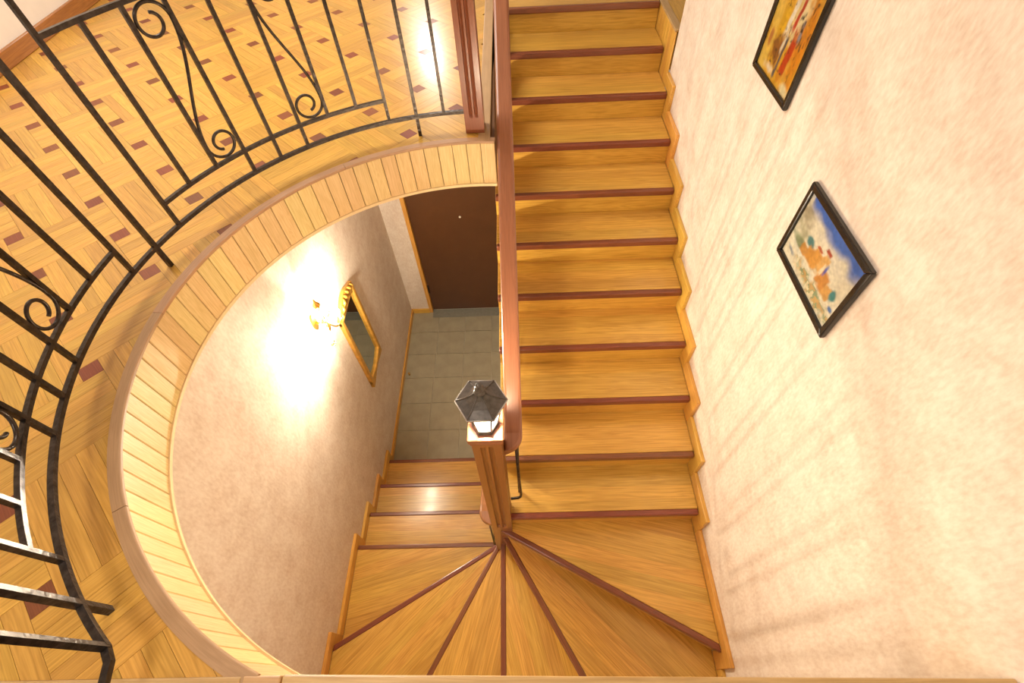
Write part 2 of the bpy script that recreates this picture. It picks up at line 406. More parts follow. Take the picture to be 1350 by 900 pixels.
# parquet: cells turned 45 degrees, dark inlay squares at the lattice points
PP = 0.2385*math.sqrt(2); W5 = PP/5
UU, VV = Vector((1, -1))/math.sqrt(2), Vector((1, 1))/math.sqrt(2)
ORG = Vector((-2.576, 1.492))
def cell_of(a, b):
    # pinwheel: five boards in each square, turned in every other one, an inlay at each corner
    out = [('inlay', -.5, .5, -.5, .5, 'u')]
    for i in range(5):
        if (a+b) % 2 == 0: out.append(('b', -.5, 5.5, .5+.8*i, 1.3+.8*i, 'u'))
        else: out.append(('b', .5+.8*i, 1.3+.8*i, -.5, 5.5, 'v'))
    return out
near, far = [], []
for a in range(-16, 17):
    for b in range(-16, 17):
        for kind, u0, u1, v0, v1, gr in cell_of(a, b):
            uc, vc = (u0+u1)/2*W5+a*PP, (v0+v1)/2*W5+b*PP
            c = ORG+UU*uc+VV*vc
            if not (XGW-0.2 < c.x < XE+0.2 and -1.1 < c.y < 5.4): continue
            hu, hv = (u1-u0)/2*W5-0.0005, (v1-v0)/2*W5-0.0005
            wp = [c+UU*su*hu+VV*sv*hv for su, sv in ((-1, -1), (-1, 1), (1, 1), (1, -1))]
            poly = [(p.x, p.y) for p in wp]
            d = Vector((c.x-CX, c.y-CY))
            rad = d.length
            if rad < 0.9 and c.y < 1.5: continue
            if rad < RR+0.25:
                # tangent cut along the round opening
                n = d.normalized(); poly = clip(poly, CX+n.x*(RR+0.018), CY+n.y*(RR+0.018), n.x, n.y)
            if len(poly) > 2 and c.x > -1.6: poly = clip(poly, XE-0.05, 0, -1, 0)
            if len(poly) > 2 and c.y < -0.5: poly = clip(poly, 0, -0.86, 0, 1)
            if len(poly) > 2 and c.x < -4: poly = clip(poly, XGW+0.006, 0, 1, 0)
            if len(poly) < 3: continue
            ar = abs(sum(poly[i][0]*poly[(i+1) % len(poly)][1]-poly[(i+1) % len(poly)][0]*poly[i][1] for i in range(len(poly))))/2
            if ar < 2e-4: continue
            pr = project((c.x, c.y, ZG))
            vis = pr is not None and -20 < pr[0] < 690 and -15 < pr[1] < 905
            ang = math.atan2(UU.y, UU.x) if gr == 'u' else math.atan2(VV.y, VV.x)
            whole = len(poly) == 4 and abs(ar-4*hu*hv) < 1e-6
            size = ar/(pr[2]**2) if pr else 0
            (near if vis else far).append((size, kind, (c.x, c.y), poly, ang, whole, round(hu, 4), round(hv, 4), gr))
near.sort(key=lambda t: -t[0])
nb = [t for t in near if t[1] == 'b']; ni = [t for t in near if t[1] == 'inlay']
far += nb[300:] + ni[300:]
cache = {}
def piece(t, name, mat):
    size, kind, c, poly, ang, whole, hu, hv, gr = t
    if whole and (hu, hv, gr) in cache:
        me = cache[(hu, hv, gr)]; o = bpy.data.objects.new(name, me); o.location = (*c, ZG); o.rotation_euler = (0, 0, ang)
        return link(o, gal)
    ca, sa = math.cos(-ang), math.sin(-ang)
    lp = [((x-c[0])*ca-(y-c[1])*sa, (x-c[0])*sa+(y-c[1])*ca) for x, y in poly]
    bm = bmesh.new(); bm_prism(bm, lp, -0.011, 0.0)
    me = mesh_from(bm, name)
    if whole: cache[(hu, hv, gr)] = me
    return obj(name, me, mat, gal, (*c, ZG), ang)
for t in nb[:300]: piece(t, 'parquet_board', M['parquet'])
cache_i = cache; cache = {}
for t in ni[:300]: piece(t, 'inlay', M['inlay'])
for nm, mt, sel in (('parquet_field', 'parquet_uv', 'b'), ('inlay_field', 'inlay', 'inlay')):
    bm = bmesh.new(); uv = bm.loops.layers.uv.new('UVMap')
    for t in far:
        if t[1] != sel: continue
        _, kind, c, poly, ang, *_ = t
        ca, sa = math.cos(-ang), math.sin(-ang)
        nf = len(bm.faces); bm_prism(bm, poly, ZG-0.011, ZG)
        bm.faces.ensure_lookup_table()
        for f in bm.faces[nf:]:
            for l in f.loops:
                x, y = l.vert.co.x, l.vert.co.y
                l[uv].uv = (x*ca-y*sa, x*sa+y*ca)
    if len(bm.faces):
        o = obj(nm, mesh_from(bm, nm), M[mt], gal); o['kind'] = 'stuff'
    else: bm.free()

# rim cap, tongue-and-groove fascia and its cream bottom bead
def arc_band(name, r0, r1, z0, z1, a0, a1, mat, parent=None, n=72, nose=0.0):
    """swept band; nose rounds the inner top edge"""
    bm = bmesh.new(); prev = None
    uv = bm.loops.layers.uv.new('UVMap')
    if nose: sec = [(r1, z0), (r1, z1)] + [(r0+nose-nose*math.sin(R(q)), z1-nose+nose*math.cos(R(q))) for q in (0, 22, 45, 68, 90)] + [(r0, z0)]
    else: sec = [(r1, z0), (r1, z1), (r0, z1), (r0, z0)]
    for i in range(n+1):
        a = a0+(a1-a0)*i/n
        cur = [bm.verts.new((*ring(a, r), z)) for r, z in sec]
        if prev:
            for k in range(len(sec)):
                k2 = (k+1) % len(sec); bm.faces.new((prev[k], prev[k2], cur[k2], cur[k]))
        else: bm.faces.new(cur)
        prev = cur
    bm.faces.new(prev[::-1])
    for f in bm.faces:
        for l in f.loops:
            x, y = l.vert.co.x-CX, l.vert.co.y-CY
            l[uv].uv = ((math.atan2(y, x) % (2*math.pi))*1.15, math.hypot(x, y)+l.vert.co.z*0.7)
    return obj(name, mesh_from(bm, name), mat, parent)
cap_uv = wood('rim_cap_veneer_curved', (0.36, 0.215, 0.100), (0.46, 0.285, 0.140), rough=0.42, coat=0.1, grain=30, along=2.0, vary=0.04, coord='UV', bump=0.03)
rim = empty('trim_1', (CX, CY, ZF), kind='structure'); rim['label'] = 'curved wooden rim and panelled fascia of the round stairwell opening'
for a0, a1 in ((A0, 122.5), (122.6, 176.4), (176.5, 214.9), (215, A1)):
    arc_band('rim_cap', RR-0.003, RR+0.034, ZG-0.010, ZG+0.003, a0, a1, cap_uv, rim, n=24, nose=0.005)
NBD = 45; step = (A1-A0)/NBD
fw = RR*R(step)
for i in range(NBD):
    a = A0+step*(i+0.5)
    p = ring(a, RR+0.006)
    bm = bmesh.new()
    hw = fw/2-0.0012
    bm_box(bm, -(ZG-0.011-ZF)/2, (ZG-0.011-ZF)/2, -hw, hw, -0.006, 0.006)   # local X = vertical grain
    me = mesh_from(bm, 'fascia_board')
    o = bpy.data.objects.new('fascia_board', me); me.materials.append(M['fascia'])
    o.matrix_world = Matrix.Identity(4)
    nrm = Vector((-math.cos(R(a)), -math.sin(R(a)), 0)); zx = Vector((0, 0, 1)); yy = nrm.cross(zx)
    m = Matrix((zx, yy, nrm)).transposed().to_4x4(); m.translation = Vector((*p, (ZG-0.011+ZF)/2))
    link(o, rim)
    o.matrix_basis = m
    bevel(o, 0.0025, 1)
arc_band('bottom_bead', RR-0.006, RR+0.012, ZF-0.012, ZF+0.004, A0, A1, plain('cream_bead', (0.78, 0.58, 0.32), rough=0.5, noise=0.05), rim, n=72)

NW_ = 0.036
# straight edge of the gallery along the stairs, near board, right landing
ed = empty('trim_2', (XE, 1.4, ZF), kind='structure'); ed['label'] = 'straight gallery edge board beside the upper flight'
box('edge_cap', XE-0.05, XE+0.012, 1.395, 5.4, ZG-0.010, ZG+0.004, M['cap'], ed, bev=0.004, grain='y')
nfb = 24
for i in range(nfb):
    y0 = 1.40+0.0725*i
    box('fascia_board', XE-0.012, XE, y0+0.001, y0+0.0715, ZF, ZG-0.011, M['fascia'], ed, bev=0.002, seg=1, grain='z')
nb_ = empty('trim_3', (-1.6, YN, ZG-0.02), kind='structure'); nb_['label'] = 'wooden edge boards along the near side of the opening'
def edge_board(x0, y0, x1, y1, top):
    plate('edge_board', [(x0, y0-0.115), (x1, y1-0.115), (x1, y1), (x0, y0)], ZG-0.02, ZG+top, M['strip'], nb_, math.atan2(y1-y0, x1-x0), bev=0.004)
edge_board(-1.652, -0.8255, XW-0.004, -0.8575, 0.006)
edge_board(-1.746, -0.8265, -1.656, -0.8270, 0.005)
edge_board(XGW+0.024, -0.8300, -1.750, -0.8275, 0.005)
for i in range(23):
    x0 = -1.69+0.0735*i
    box('fascia_board', x0+0.001, min(x0+0.0725, XW-0.002), YN-0.045, YN-0.033, ZF, ZG-0.021, M['fascia'], nb_, bev=0.002, seg=1, grain='z')

lr = struct(box('floor_landing', XW, 2.2, 2.6, 5.5, ZF, ZG-0.002, M['parquet'], grain='y'))
rt = empty('trim_4', (XW, 2.6, ZF), kind='structure'); rt['label'] = 'panelled landing edge at the top right of the stairs'
box('edge_cap', 0.002, 0.052, 2.60, 5.4, ZG-0.010, ZG+0.006, M['cap'], rt, bev=0.004, grain='y')
for i in range(8):
    y0 = 2.59+0.0725*i
    box('fascia_board', 0.004, 0.016, y0+0.001, y0+0.0715, ZG-0.36, ZG-0.011, M['fascia'] if False else M['skirt'], rt, bev=0.002, seg=1, grain='z')
struct(box('floor_top_landing', XE+0.014, 0.001, 10*G+NW_, 5.5, ZG-0.2, ZG, M['parquet'], grain='x'))
struct(box('baseboard_gallery', XGW, XGW+0.022, -3.0, 5.5, ZG, ZG+0.10, M['base'], bev=0.006, grain='y'))

# ------------------------------------------------------------------ staircase
stair = empty('staircase', (-1.2, 0.0, 0.0), 'oak winder staircase with dark red nosings climbing from the tiles to the gallery', 'staircase')
WELL = [(XL, YB), (0.0, YB), (0.0, 0.1085), (XL, 0.1085)]
Y4, GL = 0.1085, 0.3122
FR = {}   # level -> (point, angle of the nosing line seen from the newel)
for k in (1, 2, 3, 4): FR[k] = ((-1.29, Y4+(4-k)*GL), 180.0)
FR[5] = ((-2.448, -0.591), 209.5); FR[6] = ((-1.745, -0.767), 240.0); FR[7] = ((-1.259, -0.778), 270.0)
FR[8] = ((-0.799, -0.788), 300.0); FR[9] = ((0.003, -0.713), 331.2)
for k in range(10, 21): FR[k] = ((-1.213, (k-10)*G), 360.0)
def nrm(k): a = R(FR[k][1]+90); return (math.cos(a), math.sin(a))
def band(k, d0, d1, lim):
    """part of polygon lim lying d0..d1 behind the front line of level k"""
    p, n = FR[k][0], nrm(k)
    q = clip(lim, p[0]+n[0]*d0, p[1]+n[1]*d0, *n)
    return clip(q, p[0]+n[0]*d1, p[1]+n[1]*d1, -n[0], -n[1]) if len(q) > 2 else q
XR0 = -1.213
def limits(k):
    if k <= 3: return [(XL, -2), (-1.292, -2), (-1.292, 3), (XL, 3)]
    if k >= 10: return [(XR0, -0.02), (0.0, -0.02), (0.0, 4), (XR0, 4)]
    w = list(WELL)
    if k <= 6: w = clip(w, -1.20, 0, -1, 0)
    elif k == 7: w = clip(w, 0, 0.06, 0, -1)
    else: w = clip(w, -1.29, 0, 1, 0)
    if k == 4: pass
    return w
NW, TT = 0.036, 0.036
for k in range(1, 20):
    lim = limits(k); z = k*H
    nx_p, nx_n = FR[k+1][0], nrm(k+1)
    tread = clip(lim, nx_p[0]+nx_n[0]*0.045, nx_p[1]+nx_n[1]*0.045, -nx_n[0], -nx_n[1])
    tread = band(k, NW, 9, tread)
    ga = R(FR[k][1] + (0 if k in (1, 2, 3) or k >= 10 else 15))
    to = plate('tread', tread, z-TT, z, M['tread'], stair, ga, bev=0.002, seg=1)
    ns = band(k, 0.0, NW, lim)
    if 5 <= k <= 9:
        # keep only the outer arm of the line
        p = FR[k][0]; a = R(FR[k][1]); c0 = (-1.255, 0.045)
        ns = clip(ns, c0[0], c0[1], math.cos(a), math.sin(a))
    if len(ns) > 2:
        no = plate('nosing', ns, z-TT-0.006, z+0.0015, M['nosing'], to, R(FR[k][1]), bev=0.008, seg=3)
    rz0 = (k-1)*H if k > 1 else 0.0
    rs = band(k, 0.020, 0.036, lim)
    if 5 <= k <= 9: rs = clip(rs, c0[0], c0[1], math.cos(a), math.sin(a))
    if len(rs) > 2: plate('riser', rs, rz0+0.0005, z-TT-0.001, M['riser'], stair, R(FR[k][1]))
# top riser and its nosing on the landing edge
plate('riser', band(20, 0.020, 0.036, limits(20)), 19*H, ZG-TT, M['riser'], stair, 0)
plate('nosing', band(20, -0.0, NW, limits(20)), ZG-TT-0.004, ZG+0.0015, M['nosing'], stair, 0, bev=0.010, seg=3)

# saw-tooth skirting on both walls, one piece for each step
def skirt(poly, x0, x1):
    c = (sum(p[0] for p in poly)/len(poly), sum(p[1] for p in poly)/len(poly))
    bm = bmesh.new()
    lo = [(p[0]-c[0], p[1]-c[1]) for p in poly]
    # local X = world Y
    a = [bm.verts.new((y, -(x0-x0), z)) for y, z in lo]; b = [bm.verts.new((y, -(x1-x0), z)) for y, z in lo]
    n = len(lo); bm.faces.new(a); bm.faces.new(b[::-1])
    for i in range(n): bm.faces.new((a[i], b[i], b[(i+1) % n], a[(i+1) % n]))
    o = obj('skirting', mesh_from(bm, 'skirting'), M['skirt'], stair, (x0, c[0], c[1]), R(90))
    return bevel(o, 0.003, 1)
SH, SF = 0.085, 0.072
for k in range(8, 20):
    z = k*H
    y0 = -1.16 if k == 8 else (FR[9][0][1] if k == 9 else (k-10)*G)
    y1 = (FR[9][0][1] if k == 8 else (k+1-10)*G)
    if k == 8: poly = [(y0, z), (y1-SF, z), (y1-SF, z+SH), (y0, z+SH)]
    else:
        ya, yb = y0-SF, y1-SF
        if k == 19: yb = 2.60+0.0
        if k == 18: yb = min(yb, 2.59)
        if k == 19: continue
        poly = [(ya, z-H+0.0005), (y0+0.022, z-H+0.0005), (y0+0.022, z), (yb, z), (yb, z+SH), (ya, z+SH)]
    skirt(poly, 0.0, XW)
for k in range(1, 6):
    z = k*H
    y0 = FR[5][0][1] if k == 5 else FR[k][0][1]
    y1 = YB if k == 5 else (FR[5][0][1] if k == 4 else FR[k+1][0][1])
    ya, yb = y0+SF, (y1+SF if k < 5 else YB)
    zb = (z-H+0.0005) if k > 1 else 0.0
    poly = [(yb, z), (y0-0.022, z), (y0-0.022, zb), (ya, zb), (ya, z+SH), (yb, z+SH)]
    skirt(poly, XWL, XL)
# carriage board under the open side of the upper flight
poly = []
for k in range(10, 20):
    y = (k-10)*G+0.036
    poly += [(y, (k-1)*H), (y, k*H-TT-0.002)]
poly += [(20*G-10*G, 19*H), (20*G-10*G, 19*H-0.30), (0.036, 9*H-0.12)]
bm = bmesh.new(); bm_prism(bm, poly, XR0+0.02, XR0+0.05, 'x'); obj('stringer', mesh_from(bm, 'stringer'), M['skirt'], stair)
bm = bmesh.new(); bm_prism(bm, [(0.04, 9*H-0.14), (20*G-10*G, 19*H-0.32), (20*G-10*G, 19*H-0.30), (0.04, 9*H-0.12)], XR0+0.05, -0.002, 'x')
obj('soffit', mesh_from(bm, 'soffit'), M['plaster'], stair)

# ------------------------------------------------------------------ newel posts
def newel(name, label, x0, x1, y0, y1, z0, zg0, zg1, z1, parts):
    t = empty(name, ((x0+x1)/2, (y0+y1)/2, z0), label, 'post')
    wx, wy = x1-x0, y1-y0
    def grooved(d):
        pts = []
        corners = [((x0, y0), (x1, y0)), ((x1, y0), (x1, y1)), ((x1, y1), (x0, y1)), ((x0, y1), (x0, y0))]
        for (a, b) in corners:
            a, b = Vector(a), Vector(b); L = (b-a).length; u = (b-a)/L; n = Vector((-u.y, u.x))
            pts.append(a)
            for f in (0.36, 0.64):
                for s, q in ((-0.5, 0), (-0.35, 0.8), (0, 1), (0.35, 0.8), (0.5, 0)):
                    pts.append(a+u*(L*f+s*L*0.19)+n*(d*q))
        return pts
    bm = bmesh.new()
    secs = [(z0, 0), (zg0, 0), (zg0+0.014, 0.014), (zg1-0.014, 0.014), (zg1, 0), (z1, 0)]
    prev = None
    cx, cy, cz = (x0+x1)/2, (y0+y1)/2, (z0+z1)/2
    for z, d in secs:
        cur = [bm.verts.new((z-cz, -(p.x-cx), p.y-cy)) for p in grooved(d)]   # local X runs up the post
        if prev:
            n = len(cur)
            for i in range(n): bm.faces.new((prev[i], prev[(i+1) % n], cur[(i+1) % n], cur[i]))
        else: bm.faces.new(cur)
        prev = cur
    bm.faces.new(prev[::-1])
    o = obj('shaft', mesh_from(bm, 'shaft'), M['newel'], t, (cx, cy, cz))
    o.rotation_euler = Matrix(((0, -1, 0), (0, 0, 1), (1, 0, 0))).to_euler()
    if parts:
        e = 0.012
        box('neck_moulding', x0-0.006, x1+0.006, y0-0.006, y1+0.006, z1-0.040, z1-0.022, M['newel'], t, bev=0.004)
        box('cap', x0-e, x1+e, y0-e, y1+e, z1-0.012, z1+0.022, M['handrail'], t, bev=0.005, seg=2)
    return t
NX0, NX1, NY0, NY1, NZ = -1.290, -1.164, -0.030, 0.094, 2.928
newel('newel_post', 'fluted reddish wooden newel post carrying the lantern at the turn of the stairs', NX0, NX1, NY0, NY1, 0.0, 1.62, 2.86, NZ, True)
newel('newel_post', 'fluted reddish wooden newel post at the end of the gallery railing, on the floor edge', -1.318, -1.222, 1.467, 1.563, ZG+0.004, ZG+0.085, ZG+1.0, ZG+1.12, True)

# ------------------------------------------------------------------ handrails and stair ironwork
SL = H/G
def handrail(name, sect, parent, mat):
    """sect: list of (y, xl, xr, ztop, thickness) stations"""
    bm = bmesh.new(); prev = None
    for y, xl, xr, zt, th in sect:
        b = min(0.014, (xr-xl)*0.3)
        prof = [(xl, zt-th+b), (xl+b, zt-th), (xr-b, zt-th), (xr, zt-th+b), (xr, zt-b), (xr-b*0.35, zt-b*0.35), (xr-b, zt), (xl+b, zt), (xl+b*0.35, zt-b*0.35), (xl, zt-b)]
        cur = [bm.verts.new((y, -x, z)) for x, z in prof]
        if prev:
            n = len(cur)
            for i in range(n): bm.faces.new((prev[i], prev[(i+1) % n], cur[(i+1) % n], cur[i]))
        else: bm.faces.new(cur)
        prev = cur
    bm.faces.new(prev[::-1])
    return obj(name, mesh_from(bm, name), mat, parent, (0, 0, 0), R(90))
HX0, HX1, HZ0 = -1.160, -1.076, 2.605
rail = empty('stair_railing', (-1.118, 0.05, 10*H), 'reddish wooden handrail on black iron beside the upper flight', 'railing')
sec = []
for i in range(10):
    t = i/9; y = 0.035+0.085*t
    sec.append((y, HX0-0.004, HX0+0.004+(HX1-HX0-0.004)*math.sqrt(max(0, 1-(1-t)**2)), HZ0+SL*0.13-0.012*(1-t), 0.045))
for y in (0.17, 0.24, 0.6, 1.2, 1.8, 2.4, 3.0, 3.35): sec.append((y, HX0, HX1, HZ0+SL*y+0.004, 0.045))
handrail('handrail', sec, rail, M['handrail'])
bx = -1.110
tube('end_scroll', [(bx, 0.10, HZ0+0.03), (bx+0.006, 0.10, 2.1), (bx+0.012, 0.10, 1.86), (bx+0.010, 0.10, 1.82), (bx-0.004, 0.10, 1.795), (bx-0.052, 0.098, 1.785)], 0.0085, M['iron'], rail, 8)
tube('bottom_rail', [(bx, 0.13, 1.88), (bx, 3.0, 1.88+SL*2.87)], 0.009, M['iron'], rail, 4, smooth=False)
for i in range(1, 20):
    y = 0.12+0.15*i
    tube('baluster', [(bx, y, 1.88+SL*(y-0.13)), (bx, y, HZ0+SL*y-0.038)], 0.0075, M['iron'], rail, 4, smooth=False)
for k in (10, 13, 16, 19):
    y = (k-10)*G+0.17
    tube('post', [(bx, y, k*H), (bx, y, HZ0+SL*y-0.038)], 0.010, M['iron'], rail, 4, smooth=False)
rail2 = empty('stair_railing', (-1.332, 0.1, 4*H), 'short reddish handrail with black iron bars beside the lower flight', 'railing')
S2 = H/GL; LZ = 4*H+0.90
sec = []
for i in range(10):
    t = i/9; y = 0.0+0.085*t
    s = math.sqrt(max(0, 1-(1-t)**2))
    sec.append((y, -1.297-(0.080)*s, -1.288, LZ+0.01, 0.045))
for y in (0.13, 0.2, 0.6, 1.0, 1.25): sec.append((y, -1.377, -1.292, LZ+0.01-S2*(y-0.1), 0.045))
handrail('handrail', sec, rail2, M['handrail'])
for i in range(8):
    y = 0.09+0.15*i
    tube('baluster', [(-1.334, y, LZ-0.03-S2*max(0, y-0.1)), (-1.334, y, 4*H+0.10-S2*(y-0.1) if i else 4*H)], 0.0075, M['iron'], rail2, 4, smooth=False)
tube('baluster', [(-1.312, 0.075, LZ-0.03), (-1.312, 0.075, 4*H)], 0.0075, M['iron'], rail2, 4, smooth=False)
tube('bottom_rail', [(-1.334, 0.09, 4*H+0.10), (-1.334, 1.2, 4*H+0.10-S2*1.1)], 0.009, M['iron'], rail2, 4, smooth=False)
tube('post', [(-1.334, 1.17, 0.0), (-1.334, 1.17, LZ-0.03-S2*1.07)], 0.010, M['iron'], rail2, 4, smooth=False)

# ------------------------------------------------------------------ gallery railing
GR = 1.262
gr = empty('gallery_railing', (CX-GR, CY, ZG), 'curved black wrought-iron railing with scrolls around the round opening', 'railing')
def gp(a, z, r=GR): return (*ring(a, r), z)
DA = 6.23
posts = [102.6+DA*10*i for i in range(0, 3)]
ZB, ZI, ZT, ZTT = 3.500, 3.605, 4.20, 4.31
def arc_pts(a0, a1, z, n): return [gp(a0+(a1-a0)*i/n, z) for i in range(n+1)]
def sqbar(name, a, z0, z1, r=0.0105):
    p = ring(a, GR); u = Vector((math.cos(R(a)), math.sin(R(a)), 0))
    return tube(name, [(p[0], p[1], z0), (p[0], p[1], z1)], r, M['iron'], gr, 4, up=u, smooth=False)
tail = [gp(233.4, ZB)]
def rail_pts(z):
    pts = arc_pts(91.75, 233.4, z, 80)
    e = Vector(pts[-1]); pts += [tuple(e+Vector((0.022, -0.028, 0))), tuple(e+Vector((0.030, -0.07, 0))), tuple(e+Vector((0.030, -0.60, 0)))]
    return pts
tube('bottom_rail', rail_pts(ZB), 0.0115, M['iron'], gr, 4, up=(0, 0, 1), smooth=False)
tube('top_rail', rail_pts(ZTT), 0.0115, M['iron'], gr, 4, up=(0, 0, 1), smooth=False)
hp = rail_pts(ZTT+0.028)
bm = bmesh.new(); bm_tube(bm, hp, 0.036, 8, (0, 0, 1)); obj('handrail', mesh_from(bm, 'handrail'), M['handrail'], gr)
for a in posts: sqbar('post', a, ZG, ZTT, 0.012)
W = GR*R(DA)
def scroll(a_left, a_right):
    """S scroll in one bay: lower curl opens from the left bar, upper curl from the right bar (mirrored when swapped)"""
    r0 = 0.0645; hgt = ZT-ZI; pts = []
    n = 34
    for i in range(n, 0, -1):
        t = i/n; ph = R(180+430*t); r = r0*(1-0.55*t)
        cxs = W/2 + r0*0.10*t; pts.append((cxs+r*math.cos(ph), 0.010+r0+r*math.sin(ph)))
    m = 22
    lo, hi = (W/2-r0, 0.010+r0), (W/2+r0, hgt-0.010-r0)
    for i in range(m+1):
        t = i/m; s = t*t*(3-2*t); pts.append((lo[0]+(hi[0]-lo[0])*s, lo[1]+(hi[1]-lo[1])*t))
    for i in range(1, n+1):
        t = i/n; ph = R(0+430*t); r = r0*(1-0.55*t)
        pts.append((W/2-r0*0.10*t+r*math.cos(ph), hgt-0.010-r0+r*math.sin(ph)))
    P3 = [gp(a_left+(a_right-a_left)*s/W, ZI+z) for s, z in pts]
    tube('scroll', P3, 0.0062, M['iron'], gr, 8)
for pi_, p0 in enumerate([posts[0]-10*DA]+posts):
    for b in range(1, 10):
        a = p0+DA*b
        if a < 93 or a > 234: continue
        if b in (1, 4, 5, 6, 9): sqbar('baluster', a, ZB, ZTT if b in (1, 9) else ZTT)
        else: sqbar('baluster', a, ZI, ZT)
    if p0+DA*9 < 235 and p0 > 100:
        for z in (ZI, ZT):
            tube('inner_rail', arc_pts(p0+DA, p0+DA*9, z, 30), 0.0105, M['iron'], gr, 4, up=(0, 0, 1), smooth=False)
        # angle grows to the left in the picture: bay (7,6) holds the S, bay (4,3) its mirror image
        scroll(p0+DA*7, p0+DA*6)
        scroll(p0+DA*3, p0+DA*4)

# ------------------------------------------------------------------ lantern on the newel
LXc, LYc, LZ0 = (NX0+NX1)/2, (NY0+NY1)/2, NZ+0.022
lt = empty('lantern', (LXc, LYc, LZ0), 'small hexagonal metal lantern with lit white glass on the newel post', 'lantern')
lathe('base', [(0.056, 0.0), (0.056, 0.010), (0.050, 0.016), (0.050, 0.026)], (LXc, LYc, LZ0), M['lmetal'], lt, 6, 0, False)
ZR = LZ0+0.205
def hexp(r, a, z): return Vector((LXc+r*math.cos(R(a)), LYc+r*math.sin(R(a)), z))
zb_, zt_ = LZ0+0.026, ZR-0.004
rb, rtop = 0.050, 0.076
for i in range(6):
    a0, a1 = 60*i, 60*i+60
    q = [hexp(rb, a0, zb_), hexp(rb, a1, zb_), hexp(rtop, a1, zt_), hexp(rtop, a0, zt_)]
    n = (q[1]-q[0]).cross(q[3]-q[0]).normalized()*0.003
    bm = bmesh.new(); f1 = [bm.verts.new(p) for p in q]; f2 = [bm.verts.new(p-n) for p in q]
    bm.faces.new(f1); bm.faces.new(f2[::-1])
    for k in range(4): bm.faces.new((f1[k], f2[k], f2[(k+1) % 4], f1[(k+1) % 4]))
    obj('glass_pane', mesh_from(bm, 'glass_pane'), M['glass_on'], lt)
    tube('frame_bar', [hexp(rb+0.003, a0, zb_), hexp(rtop+0.003, a0, zt_)], 0.0045, M['lmetal'], lt, 6)
    tube('frame_bar', [hexp(rb+0.003, a0, zb_), hexp(rb+0.003, a1, zb_)], 0.004, M['lmetal'], lt, 6)
lathe('bulb', [(0.006, 0.0), (0.018, 0.012), (0.024, 0.030), (0.022, 0.046), (0.010, 0.060)], (LXc, LYc, LZ0+0.075), M['lbulb_on'], lt, 12)
tube('bulb_socket', [(LXc, LYc, LZ0+0.024), (LXc, LYc, LZ0+0.077)], 0.009, M['lmetal'], lt, 10)
bm = bmesh.new()
prof = [(0.101, -0.008), (0.101, 0.002), (0.094, 0.006), (0.062, 0.020), (0.034, 0.040), (0.016, 0.058), (0.012, 0.066)]
bm_lathe(bm, prof, (LXc, LYc, ZR), 6, 0)
obj('roof', mesh_from(bm, 'roof'), M['lmetal'], lt)
for i in range(6):
    tube('roof_rib', [hexp(0.098, 60*i, ZR+0.005), hexp(0.064, 60*i, ZR+0.020), hexp(0.035, 60*i, ZR+0.041), hexp(0.016, 60*i, ZR+0.059)], 0.003, M['lmetal'], lt, 6)
pale_edge = plain('pale_lantern_edge', (0.42, 0.39, 0.36), rough=0.4, metal=0.4, noise=0.2)  # lighter metal tone for the roof edge
for i in range(6): tube('roof_edge', [hexp(0.1005, 60*i, ZR+0.001), hexp(0.1005, 60*i+60, ZR+0.001)], 0.0032, pale_edge, lt, 6)
for i in (1, 2, 4, 5): lathe('rivet', [(0.005, 0), (0.005, 0.004), (0.002, 0.007)], tuple(hexp(0.092, 60*i, ZR+0.006)), M['lmetal'], lt, 8)
lathe('finial', [(0.0213, 0.0000), (0.0238, 0.0048), (0.0137, 0.0120), (0.0112, 0.0168), (0.0175, 0.0228), (0.0187, 0.0288), (0.0100, 0.0360), (0.0088, 0.0408), (0.0125, 0.0468), (0.0112, 0.0540), (0.0025, 0.0588)],
      (LXc, LYc, ZR+0.064), M['lmetal'], lt, 14)

